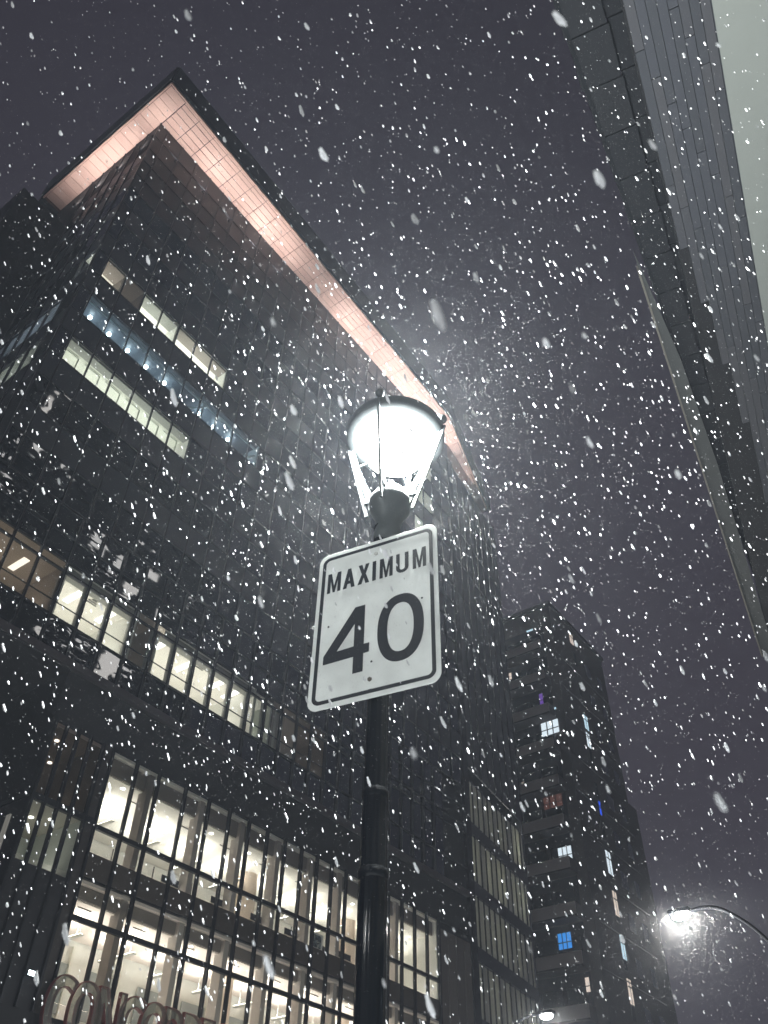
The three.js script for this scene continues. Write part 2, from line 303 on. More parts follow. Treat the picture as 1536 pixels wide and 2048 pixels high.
// turned end of the block: glazing with pale vertical blinds ---------------------
{
  const ax = 50.6, az = -30.05, bx = 61.9, bz = -31.62, L = Math.hypot(bx - ax, bz - az), ang = Math.atan2(-(bz - az), bx - ax);
  const g = new THREE.Group(); g.name = 'side_front'; g.position.set(ax, 0, az); g.rotation.y = ang; office.add(g);
  block('wall', M.shell, g, [0, L], [0, 65.5], [-4, -0.9]);
  block('side_wall', M.shell, g, [L - 0.15, L], [0, 65.5], [-30, -0.02]);
  const rows = [6.9, 11.05, 15.2, 19.35, 23.5, 27.65]; 
  const cloth = (r, g, b) => new THREE.MeshPhysicalMaterial({ color: lin(r, g, b), roughness: 1, transmission: 0.5, thickness: 0 });
  const blindMats = [cloth(0.66, 0.66, 0.58), cloth(0.56, 0.56, 0.50), cloth(0.46, 0.46, 0.42), cloth(0.60, 0.60, 0.53)];
  rows.forEach((y, r) => {
    block('spandrel_panel', M.spandrelB, g, [0, L], [y - 0.9, y], [-0.1, -0.01]);
    for (let k = 0; k < 12; k++) {
      const x0 = k * L / 12;
      block('window_pane', M.clear, g, [x0 + 0.03, x0 + L / 12 - 0.03], [y + 0.03, y + 3.2], [-0.04, -0.03]);
      for (let q = 0; q < 2; q++) block('blind', blindMats[Math.floor(rr(0, 4))], g, [x0 + q * L / 24 + 0.01, x0 + (q + 1) * L / 24 - 0.005], [y + 0.05, y + 3.22], [-0.16 - rr(0, 0.04), -0.15]);
      block('mullion', M.mullion, g, [x0 - 0.025, x0 + 0.025], [y, y + 3.25], [-0.08, 0.02]);
    }
  });
  for (let k = 0; k < 9; k++) block('mullion', M.mullion, g, [k * L / 8 - 0.05, k * L / 8 + 0.05], [31.8, 64], [-0.08, 0.06]);
  for (let j = 0; j < 8; j++) for (let k = 0; k < 4; k++) block('cladding_panel', (j + k) % 2 ? M.spandrel : M.spandrelB, g, [k * L / 4 + 0.05, (k + 1) * L / 4 - 0.05], [31.85 + j * 4.15, 35.9 + j * 4.15], [-0.1, -0.015]);
  // added backlights for the blinds, the top one brighter at its far end
  rows.forEach((y, r) => {
    const w = [1.1, 1.2, 1.6, 1.5, 2.6, 1.7][r];
    area(g, L - 0.4, 2.8, [L / 2, y + 1.7, -0.85], [0, 0, 1], w, neutral);
    block('added_blind_backlight', stripMat.warm, g, [0.3, L - 0.3], [y + 0.1, y + 0.16], [-0.88, -0.86]);  // glowing strip added to go with the backlight
  });
  area(g, 1.6, 2.6, [L - 1.1, 29.3, -0.8], [0, 0, 1], 6, neutral); area(g, 1.6, 2.6, [L - 1.1, 25.1, -0.8], [0, 0, 1], 3.2, cool);
}

// left face ------------------------------------------------------------------
{
  const litRow = { 46.4: [[-31.35, -30.15, 2.2]], 42.25: [[-38, -31.0, 0.5]], 38.1: [[-38, -31.0, 0.7]] };
  for (let k = 0; k < 6; k++) {
    const z0 = -30.1 - k * 1.3, z1 = z0 - 1.3;
    for (const s of sills.filter((v) => v > 33 && v < 60)) {
      const lit = litRow[s] && (s !== 46.4 || k < 1) && (s === 46.4 || k > 0);
      if (lit) block('window_pane', M.clear, office, [CX + 0.02, CX + 0.03], [s, s + 2.2], [z1 + 0.04, z0 - 0.04]);
      else block('glass_pane', M.darkGlassB, office, [CX + 0.0, CX + 0.04], [s, s + 2.2], [z1 + 0.04, z0 - 0.04]);
      block('spandrel_panel', M.spandrelB, office, [CX - 0.01, CX + 0.05], [s + 2.25, s + 4.1], [z1 + 0.04, z0 - 0.04]);
    }
    block('mullion', M.mullion, office, [CX - 0.07, CX + 0.07], [22.2, TOP], [z1 - 0.03, z1 + 0.03]);
  }
  block('wall', M.shell, office, [CX, CX + 0.1], [22.2, 36.2], [-38, -30.1]); block('wall', M.shell, office, [CX, CX + 0.1], [58.8, TOP], [-42, -30.1]);
  for (const [s, tone, La, col, kind] of [[46.4, M.wall, 2.4, cool, 'cool'], [42.25, std(0.38, 0.41, 0.45, 0.8), 0.3, lin(0.8, 0.9, 1), 'blue'], [38.1, std(0.5, 0.52, 0.48, 0.8), 0.45, cool, 'cool']]) {
    const z0 = s === 46.4 ? -31.4 : -38, z1 = s === 46.4 ? -30.2 : -31.45;
    block('room_ceiling', tone, office, [CX + 0.1, CX + 0.75], [s + 2.15, s + 2.25], [z0, z1]);
    block('room_wall', tone, office, [CX + 0.72, CX + 0.8], [s - 0.6, s + 2.2], [z0, z1]);
    block('room_floor', tone, office, [CX + 0.1, CX + 0.75], [s - 0.6, s - 0.5], [z0, z1]);
    block('added_uplight_strip', stripMat[kind], office, [CX + 0.3, CX + 0.5], [s - 0.45, s - 0.41], [z0 + 0.1, z1 - 0.1]);  // unseen strip added low in the room to brighten its ceiling
    area(office, 0.2, Math.abs(z1 - z0) - 0.2, [CX + 0.4, s - 0.4, (z0 + z1) / 2], [0, 1, 0], La * 45, col);
  }
  // lower left face of the base, with one tall strip of window
  block('wall', M.shell, office, [17.1, 17.3], [0, 20], [-48, -30.0]);
  for (const y of [14.0, 16.35]) block('transom', M.mullion, office, [17.04, 17.12], [y - 0.1, y + 0.1], [-36, -30]);
  for (let k = 0; k < 3; k++) block('window_lamp_strip', glow(0.5, 0.48, 0.42, 0.3), office, [17.02, 17.09], [13.2, 15.7], [-31.1 - k * 1.6, -30.85 - k * 1.6]);
}

// copper eave ------------------------------------------------------------------
{
  // outline of the eave in plan; panels are laid in five rows along the street side
  const outer = (x) => x < 47.2 ? -27.3 - (x - 8.7) * 0.018 : -28.0 - (x - 47.2) * 0.275;
  const inner = (x) => x < 50.3 ? Z : Z - (x - 50.3) * 0.139;
  const quad = (a, b, c, d, t) => {   // a slab with four corners in plan (x, z)
    const s = new THREE.Shape([a, b, c, d].map(([x, z]) => new THREE.Vector2(x, -z)));
    const g = new THREE.ExtrudeGeometry(s, { depth: t, bevelEnabled: false }); g.rotateX(-Math.PI / 2); return g;
  };
  const gap = 0.022, xs = []; for (let x = 10.2; x < 60.4; x += 1.55) xs.push(x);
  const rowsAt = [0, 0.17, 0.38, 0.58, 0.79, 0.93, 1];
  for (let i = 0; i + 1 < xs.length; i++) for (let r = 0; r < 6; r++) {
    const zz = (x, f) => inner(x) + (outer(x) - inner(x)) * f, a = xs[i] + gap, b = xs[i + 1] - gap, f0 = rowsAt[r] + 0.008, f1 = rowsAt[r + 1] - 0.008;
    if (Math.abs(zz(b, f1) - zz(b, f0)) < 0.05) continue;
    part('soffit_panel', quad([a, zz(a, f0)], [b, zz(b, f0)], [b, zz(b, f1)], [a, zz(a, f1)], 0.05), M.copper[Math.floor(rr(0, 3))], office, [0, TOP - rr(0, 0.006), 0]);
  }
  for (let k = 0; k < 16; k++) {   // along the left face
    const z0 = -30 - k * 0.75, z1 = z0 - 0.75;
    part('soffit_panel', quad([8.7, z0 - 0.015], [10.14, z0 - 0.015], [10.14, z1 + 0.015], [8.7, z1 + 0.015], 0.05), M.copper[k % 3], office, [0, TOP - 0.004, 0]);
  }
  for (let k = 0; k < 4; k++) part('soffit_panel', quad([8.72, -27.36 - k * 0.66], [10.16, -27.38 - k * 0.66], [10.16, -28.02 - k * 0.66], [8.72, -28.0 - k * 0.66], 0.05), M.copper[k % 3], office, [0, TOP - 0.002, 0]);
  part('eave_backing', quad([8.6, -27.25], [47.2, -27.9], [61, -31.75], [61, -34], 0.4), M.copperDark, office, [0, TOP + 0.07, 0]);
  part('eave_backing', quad([8.6, -27.25], [12, -34], [12, -43], [8.6, -42.2], 0.4), M.copperDark, office, [0, TOP + 0.075, 0]);
  // thin copper lip and the dark parapet above it
  const bar = (name, [x0, z0], [x1, z1], y0, y1, t, mat) => { const l = Math.hypot(x1 - x0, z1 - z0), m = part(name, new THREE.BoxGeometry(l, y1 - y0, t), mat, office, [(x0 + x1) / 2, (y0 + y1) / 2, (z0 + z1) / 2]); m.rotation.y = Math.atan2(-(z1 - z0), x1 - x0); return m; };
  const lip = M.copper[1];
  bar('eave_lip', [8.6, -27.2], [47.2, -27.9], TOP - 0.12, TOP + 0.12, 0.12, lip); bar('eave_lip', [47.2, -27.9], [60.6, -31.6], TOP - 0.12, TOP + 0.12, 0.12, lip);
  bar('eave_lip', [8.6, -27.2], [8.6, -42.2], TOP - 0.12, TOP + 0.12, 0.12, lip);
  bar('parapet', [8.5, -27.05], [47.25, -27.75], TOP + 0.14, TOP + 2.7, 0.25, M.fascia); bar('parapet', [47.25, -27.75], [61.5, -31.7], TOP + 0.14, TOP + 2.2, 0.25, M.fascia);
  bar('parapet', [8.5, -27.05], [8.5, -42.3], TOP + 0.14, TOP + 2.7, 0.25, M.fascia);
  block('roof', M.fascia, office, [9, 60], [TOP + 0.6, TOP + 0.8], [-60, -31.9]);
  block('eave_end', M.fascia, office, [8.5, 10.16], [TOP - 0.4, TOP + 2.4], [-42.6, -42.3]);
  // uplights on short arms below the eave
  const fitting = new THREE.CylinderGeometry(0.1, 0.07, 0.16, 12), fMat = std(0.05, 0.05, 0.055, 0.5), lens = new THREE.CylinderGeometry(0.08, 0.08, 0.02, 12), lMat = glow(1, 0.9, 0.82, 5);
  const lampAt = (x, z, cd) => {
    const u = part('uplight_lamp', fitting, fMat, office, [x, TOP - 3.2, z]); part('lamp_lens', lens, lMat, u, [0, 0.085, 0]);
    const s = new THREE.SpotLight(lin(1.0, 0.86, 0.78), cd * 1.15, 0, 1.12, 0.95); s.position.set(x, TOP - 3.08, z); s.castShadow = true; s.shadow.radius = 4; office.add(s); s.target.position.set(x + (z > -30.1 ? 0 : -0.9), TOP, z > -30.1 ? z + 1.6 : z); office.add(s.target);
  };
  const power = [15, 30, 20, 34, 22, 6, 12, 32, 22, 30, 34, 28, 30, 24];
  for (let k = 0; k < 14; k++) lampAt(12.2 + k * 2.9, -29.75, power[k] * 1.45);
  for (let k = 0; k < 4; k++) lampAt(9.95, -31.2 - k * 2.5, [17, 30, 36, 18][k]);
  lampAt(9.9, -29.72, 22); lampAt(55, -30.3, 17);
}

// raised letters on the lower glass
const font = await new FontLoader().loadAsync('fonts/droid/droid_sans_bold.typeface.json');
{
  const face = new THREE.MeshPhysicalMaterial({ color: lin(0.62, 0.62, 0.58), transmission: 0.95, thickness: 0, roughness: 0.35 }), side = std(0.20, 0.05, 0.05, 0.6);
  let x = 19.95;
  for (const ch of 'CONCORDIA') {
    const g = new TextGeometry(ch, { font, size: 2.05, depth: 0.16, curveSegments: 10, bevelEnabled: true, bevelThickness: 0.03, bevelSize: 0.03, bevelSegments: 1 });
    g.computeBoundingBox(); const b = g.boundingBox;
    g.translate(-b.min.x, 0, 0); g.scale(0.76, 1, 1);
    part('letter', g, [face, side], office, [x, 8.55, Z + 0.2]); x += (b.max.x - b.min.x) * 0.76 + 0.1;
  }
}
{
  const fl = part('flood_lamp', new RoundedBoxGeometry(0.3, 0.2, 0.14, 2, 0.03), std(0.05, 0.05, 0.06, 0.5), office, [19.15, 10.35, Z + 0.2]);
  part('lamp_lens', new THREE.BoxGeometry(0.24, 0.14, 0.02), glow(0.8, 0.97, 1, 16), fl, [0, 0, 0.085]);
  const s = new THREE.SpotLight(lin(0.8, 0.97, 1), 10, 0, 1.2, 0.8); s.position.set(19.15, 10.35, Z + 0.32); s.target.position.set(16, 6, -24); s.castShadow = true; office.add(s, s.target);
}

// ------------------------------------------------------------------ things inside the lit storeys
{
  const tubeMat = glow(1, 0.93, 0.8, 6), bodyMat = std(0.75, 0.74, 0.7, 0.5), rodMat = std(0.5, 0.5, 0.48, 0.5);
  const make = () => {
    const t = thing('pendant_lamp', '', 'lamp');
    part('lamp_body', new RoundedBoxGeometry(0.2, 0.07, 2.3, 2, 0.03), bodyMat, t);
    part('lamp_tube', new THREE.BoxGeometry(0.14, 0.025, 2.2), tubeMat, t, [0, 0.05, 0]);
    for (const z of [-0.8, 0.8]) part('rod', new THREE.CylinderGeometry(0.018, 0.018, 0.9, 8), rodMat, t, [0, 0.48, z]);
    area(t, 0.16, 2.2, [0, 0.075, 0], [0, 1, 0], 64, lin(1, 0.965, 0.89));
    return t;
  };
  const nth = ['first', 'second', 'third', 'fourth', 'fifth', 'sixth', 'seventh', 'eighth', 'ninth'];
  let proto = null;
  const place = (x, y, z, label, group) => {
    let t; if (!proto) t = proto = make(); else { t = proto.clone(); t.name = numbered('pendant_lamp'); scene.add(t); }
    t.position.set(x, y, z); t.userData = { label, category: 'lamp', group };
  };
  for (let k = 0; k < 9; k++) place(22.6 + k * 2.8, 17.75, -33.2, nth[k] + ' linear pendant lamp from the dark corner under the upper glass storey ceiling', 'pendant lamps of the upper glass storey');
  for (let k = 0; k < 9; k++) place(21.9 + k * 2.8, 12.6, -32.4, nth[k] + ' linear pendant lamp from the dark corner in the storey with raised letters', 'pendant lamps of the storey with letters');
  // desks and chairs pushed to the glass
  const dark = std(0.03, 0.03, 0.033, 0.7), wood = std(0.3, 0.27, 0.22, 0.6);
  const chair = (x, k) => {
    const t = thing('office_chair', nth[k] + ' dark office chair from the dark corner at the upper glass storey sill', 'chair', [x, 14.75, -31.2], rr(-1, 1), 'office chairs at the upper storey sill');
    const bk = part('backrest', new RoundedBoxGeometry(0.46, 0.5, 0.07, 3, 0.03), dark, t, [0, 0.82, 0.2]); bk.rotation.x = 0.12;
    part('seat', new RoundedBoxGeometry(0.48, 0.08, 0.46, 3, 0.03), dark, t, [0, 0.46, 0]);
    part('stem', new THREE.CylinderGeometry(0.03, 0.03, 0.36, 10), dark, t, [0, 0.25, 0]);
    for (let k = 0; k < 5; k++) { const l = part('leg', new THREE.BoxGeometry(0.3, 0.03, 0.04), dark, t, [Math.cos(k * 1.257) * 0.15, 0.06, Math.sin(k * 1.257) * 0.15]); l.rotation.y = -k * 1.257; }
  };
  const desk = (x, k) => {
    const t = thing('desk', nth[k] + ' desk with low screen from the dark corner along the upper storey glass', 'desk', [x, 14.75, -30.95], 0, 'desks along the upper storey glass');
    part('desk_top', new RoundedBoxGeometry(1.3, 0.04, 0.6, 2, 0.01), wood, t, [0, 0.73, 0]);
    part('modesty_panel', new THREE.BoxGeometry(1.2, 0.35, 0.03), dark, t, [0, 0.9, 0.2]);
    for (const s of [-0.6, 0.6]) part('leg', new THREE.BoxGeometry(0.05, 0.72, 0.5), dark, t, [s, 0.36, 0]);
  };
  [25.5, 28.6, 31.3, 33.8, 38.0].forEach(desk);
  [26.2, 29.5, 32.4, 36.6].forEach(chair);
  const pic = thing('framed_picture', 'white framed picture standing inside the glass beside the lamp post', 'picture', [35.35, 15.2, -30.45]);
  part('frame', new THREE.BoxGeometry(0.95, 0.85, 0.05), std(0.8, 0.8, 0.78, 0.5), pic, [0, 0.43, 0]);
  const c = document.createElement('canvas'); c.width = c.height = 128; const cx = c.getContext('2d');
  cx.fillStyle = '#41484c'; cx.fillRect(0, 0, 128, 128); for (let k = 0; k < 60; k++) { cx.fillStyle = ['#7c8a90', '#2c3236', '#a7aca6', '#59656d'][k % 4]; cx.beginPath(); cx.ellipse(rnd() * 128, rnd() * 128, 4 + rnd() * 14, 3 + rnd() * 20, rnd() * 3, 0, 7); cx.fill(); }
  const ct = new THREE.CanvasTexture(c); ct.colorSpace = THREE.SRGBColorSpace;
  part('picture', new THREE.BoxGeometry(0.66, 0.6, 0.02), new THREE.MeshStandardMaterial({ map: ct, roughness: 0.6 }), pic, [0, 0.46, 0.03]);
}

// ------------------------------------------------------------------ building with the plank soffit, right
{
  const H = 14, k = (H - 1.6) / 10.4, a = Math.atan2(0.196, 0.981);
  const b = thing('corner_building', 'stone fronted building on the right with a planked overhanging soffit', 'building', [0, 0, 0], a);
  // in the building's own axes x runs along the street and z away from it
  const stone = [std(0.080, 0.083, 0.098, 0.9), std(0.070, 0.075, 0.090, 0.9), std(0.088, 0.090, 0.104, 0.9), std(0.075, 0.080, 0.098, 0.9)];
  const t0 = 1.03, pitch = 0.1075, nC = 8, len = 1.72, stair = [9.55, 8.9, 8.3, 7.75, 7.3, 6.95, 6.6];
  for (let c = 0; c < nC + 1; c++) {
    const z0 = (t0 + c * pitch) * k, z1 = (t0 + (c + 1) * pitch) * k - 0.008;
    const last = [6.75, 7.7, 8.9, 10.2, 12.2, 14, 16, 18, 19][c];
    for (let s = 0.6 + ((c * 0.36 + 0.05) % len) - len; s < last - 0.2; s += len) {
      const e = Math.min(s + len, last);
      block('soffit_plank', stone[Math.floor(rr(0, 4))], b, [s * k + 0.006, e * k - 0.006], [H - rr(0, 0.006), H + 0.06], [z0, z1]);
    }
  }
  block('soffit_backing', std(0.02, 0.021, 0.025, 0.9), b, [-4, 24], [H + 0.07, H + 0.12], [(t0 - 0.02) * k, 2.02 * k]);
  // pale plastered ceiling, with a dark reveal, up to the wall
  const plaster = new THREE.MeshStandardMaterial({ color: lin(0.33, 0.355, 0.34), roughness: 0.95 });
  block('plaster_soffit', plaster, b, [-4, 24], [H - 0.02, H + 0.15], [(t0 + 9 * pitch - 0.1) * k + 0.0, 2.52 * k]);
  block('soffit_reveal', std(0.02, 0.02, 0.024, 0.8), b, [-4, 24], [H + 0.05, H + 0.15], [2.52 * k, 2.56 * k]);
  block('plaster_soffit', plaster, b, [-4, 24], [H - 0.02, H + 0.15], [2.56 * k, 4.4]);
  // dark metal panels in the recess between the planks and the outer edge
  const metal = [std(0.011, 0.013, 0.018, 0.8), std(0.014, 0.016, 0.021, 0.8), std(0.009, 0.011, 0.016, 0.8)];
  for (let s = 0, j = 0; s < 22; s += 0.62, j++) {
    const o = (0.16 + 0.062 * s) * k;
    for (let q = 0; q < 2; q++) {
      const zA = o + rr(-0.02, 0.03), zM = o + (1.28 * k - o) * 0.52, zB = Math.max(zM + 0.3, 1.9 * k);
      block('recess_panel', metal[(j + q * 2 + (j % 5 === 0)) % 3], b, [s * k + 0.01, (s + 0.62) * k - 0.012], [H + 0.22 + q * 0.16, H + 0.30 + q * 0.16], q ? [zM, zB] : [zA, zM - 0.01]);
    }
  }
  // pale edge trim with a thin bright rim, and the roof over everything
  const trimM = std(0.088, 0.094, 0.096, 0.8), rimM = std(0.21, 0.2, 0.175, 0.6);
  const run = (name, s0, z0, s1, z1, w, y0, y1, mat) => { const l = Math.hypot(s1 - s0, z1 - z0), m = part(name, new THREE.BoxGeometry(l, y1 - y0, w), mat, b, [(s0 + s1) / 2, (y0 + y1) / 2, (z0 + z1) / 2]); m.rotation.y = Math.atan2(-(z1 - z0), s1 - s0); };
  {
    const sh = new THREE.Shape([[6.5, 0.455], [17, 0.81], [17, 1.06], [11, 0.85], [8.6, 0.70]].map(([x, z]) => new THREE.Vector2(x * k, -z * k)));
    part('edge_trim', new THREE.ExtrudeGeometry(sh, { depth: 0.06, bevelEnabled: false }).rotateX(-Math.PI / 2), trimM, b, [0, H + 0.03, 0]);
  }
  run('edge_rim', 6.8 * k, 0.45 * k, 17 * k, 0.8 * k, 0.03, H - 0.03, H + 0.1, rimM);
  block('roof', std(0.04, 0.042, 0.05, 0.8), b, [-4, 26], [H + 0.5, H + 1.0], [1.9, 30]);
  run('edge_fascia', 0, 0.17 * k, 22 * k, 1.5 * k, 0.06, H + 0.2, H + 0.5, std(0.006, 0.008, 0.012, 0.9));
  block('wall', std(0.25, 0.24, 0.22, 0.8), b, [-4, 26], [0, H + 0.5], [4.4, 5]);
  for (let q = 0; q < 6; q++) { block('shop_window', M.darkGlass, b, [-3 + q * 4.6, 0.6 + q * 4.6], [0.6, 4.2], [4.34, 4.38]); block('window_frame', M.mullion, b, [-3.1 + q * 4.6, -3 + q * 4.6], [0.5, 4.3], [4.3, 4.39]); }
  for (let q = 0; q < 3; q++) block('pillar', std(0.3, 0.3, 0.29, 0.8), b, [-3 + q * 9, -2.3 + q * 9], [0, H - 0.03], [3.6, 4.3]);
}

// ------------------------------------------------------------------ apartment tower down the street
{
  const t = thing('apartment_tower', 'dark concrete apartment tower with balconies and a few lit windows', 'building');
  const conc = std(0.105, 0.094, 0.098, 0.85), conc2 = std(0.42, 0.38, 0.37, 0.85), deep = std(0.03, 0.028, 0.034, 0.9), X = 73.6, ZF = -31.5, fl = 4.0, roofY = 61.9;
  block('wall', conc, t, [X, 87.4], [0, roofY], [-50, ZF]);
  block('wall', conc, t, [87.4, 90.4], [0, 43.8], [-50, ZF - 0.3]);
  block('roof', deep, t, [X - 0.3, 87.6], [roofY, roofY + 0.5], [-50, ZF + 0.2]);
  block('roof_house', conc, t, [77, 84], [roofY + 0.5, roofY + 2.6], [-44, -35]);
  for (let f = 0; f < 16; f++) {
    const y = 55.7 - f * fl; if (y < 0) break;
    // balcony: slab, parapet and a dark sheet painting the shade behind it
    block('recess_shade', deep, t, [X - 0.02, X + 0.1], [y + 0.05, y + fl - 0.25], [-37.6, -32.6]);
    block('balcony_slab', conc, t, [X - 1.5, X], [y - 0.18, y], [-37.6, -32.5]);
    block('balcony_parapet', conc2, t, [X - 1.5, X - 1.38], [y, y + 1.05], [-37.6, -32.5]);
    block('balcony_side', conc, t, [X - 1.38, X], [y, y + 1.05], [-32.6, -32.5]);
    for (const [z0, z1] of [[-37.3, -35.3], [-34.9, -33.0]]) { const w = block('window', M.darkGlassB, t, [X - 0.07, X - 0.03], [y + 1.0, y + 2.7], [z0, z1]); }
    block('window_dark_sheet', deep, t, [78.6, 79.3], [y + 0.9, y + 2.6], [ZF - 0.02, ZF + 0.01]);  // flat dark sheet on the wall, no depth cut
    for (const [x0, x1] of [[81.5, 83], [84.8, 86]]) block('window', M.darkGlassB, t, [x0, x1], [y + 0.9, y + 2.5], [ZF - 0.01, ZF + 0.03]);
    block('string_course', conc, t, [X, 87.4], [y - 0.12, y], [ZF, ZF + 0.06]);
  }
  const lit = { white: glow(0.80, 0.92, 1.0, 1.0), blueish: glow(0.62, 0.86, 1.0, 0.9), warm: glow(1.0, 0.84, 0.72, 0.75), red: glow(0.5, 0.2, 0.15, 0.16), tv: glow(0.05, 0.36, 1.0, 0.75), purple: glow(0.36, 0.16, 0.9, 0.35), dim: glow(0.8, 0.7, 0.6, 0.2), deepBlue: glow(0.03, 0.12, 1.0, 0.9) };
  const fm = std(0.03, 0.03, 0.035, 0.6);
  const winX = (x0, x1, y0, y1, m, bars = 1) => { // on the street side
    const w = block('lit_window', lit[m], t, [x0, x1], [y0, y1], [ZF + 0.02, ZF + 0.05]);
    for (let k = 1; k <= bars; k++) part('window_bar', UNIT, fm, w, [k / (bars + 1) - 0.5, 0, 0.6]).scale.set(0.1, 1, 0.8);
    part('window_bar', UNIT, fm, w, [0, 0.18, 0.62]).scale.set(1, 0.06, 0.8);
  };
  const winZ = (z0, z1, y0, y1, m, bars = 2) => { // on the balcony side
    const w = block('lit_window', lit[m], t, [X - 0.13, X - 0.1], [y0, y1], [z0, z1]);
    for (let k = 1; k <= bars; k++) part('window_bar', UNIT, fm, w, [-0.6, 0, k / (bars + 1) - 0.5]).scale.set(0.8, 1, 0.06);
    part('window_bar', UNIT, fm, w, [-0.62, -0.1, 0]).scale.set(0.8, 0.07, 1);
  };
  for (const [x, y, m, h, w] of [[78.75, 60.2, 'warm', 1.4, 0.8], [79.05, 49.3, 'blueish', 1.7, 0.9], [78.9, 47.1, 'white', 1.7, 0.8], [79.02, 34.1, 'white', 2.2, 1.0], [79, 30.3, 'warm', 2.2, 0.8], [79, 26.5, 'blueish', 2.0, 0.8], [79, 22.9, 'warm', 2.0, 0.8]]) winX(x - w / 2, x + w / 2, y - h / 2, y + h / 2, m);
  winX(78.85, 79.2, 38.9, 40.3, 'deepBlue', 0);
  for (const [z0, z1, y0, y1, m] of [[-34.25, -32.3, 45.9, 47.4, 'white'], [-34.05, -33.65, 49.6, 50.9, 'purple'], [-35.0, -33.0, 38.2, 39.4, 'red'], [-34.1, -32.75, 32.9, 34.2, 'white'], [-35.15, -33.9, 25.5, 26.8, 'tv'], [-35.4, -34.3, 28.2, 28.8, 'dim'], [-33.1, -32.75, 21.9, 23.0, 'warm'], [-37.2, -36.9, 27.9, 29, 'warm'], [-37.2, -36.9, 24.2, 25.1, 'warm'], [-37.4, -37.1, 54, 54.8, 'warm'], [-37.2, -36.9, 41, 41.7, 'dim']]) winZ(z0, z1, y0, y1, m, z1 - z0 > 0.8 ? 2 : 0);
  for (const [z0, z1, y] of [[-33.6, -32.3, 48.55], [-35.6, -34.4, 48.9], [-34.2, -33.2, 53.1], [-34.6, -33.8, 59.3]]) block('lit_window', lit.blueish, t, [X - 0.13, X - 0.1], [y, y + 0.22], [z0, z1]);
}

// ------------------------------------------------------------------ lit tower across the street, seen only as reflections in the dark glass
{
  const t = thing('opposite_tower', 'tall office tower across the street whose lit windows mirror in the dark glass', 'building');
  block('wall', std(0.08, 0.08, 0.09, 0.9), t, [26, 58], [0, 92], [14.1, 40]);
  const lw = glow(1, 0.86, 0.66, 4.4);
  const rows = [[28.0, 29.6, 75.2, 77.6], [32.4, 33.0, 76.2, 77.9], [33.5, 34.6, 76.8, 78.2], [27.9, 28.6, 83.5, 85.4], [29.6, 30.6, 86.6, 87.6], [40.0, 41.4, 66.8, 69], [43.4, 44.9, 67.2, 69.6], [46.2, 48.2, 67.6, 68.8], [36.2, 37.4, 52.8, 53.8], [40.2, 42, 53, 54.2], [45.4, 48, 53.2, 55], [51.2, 53.0, 62.6, 64.4], [44.2, 46.6, 46.2, 47.4]];
  for (const [x0, x1, y0, y1] of rows) block('lit_window', lw, t, [x0, x1], [y0, y1], [14.0, 14.06]);
  for (let f = 0; f < 22; f++) for (let c = 0; c < 8; c++) block('window', M.darkGlassB, t, [27 + c * 3.9, 29.8 + c * 3.9], [3 + f * 4, 5.2 + f * 4], [14.07, 14.12]);
}

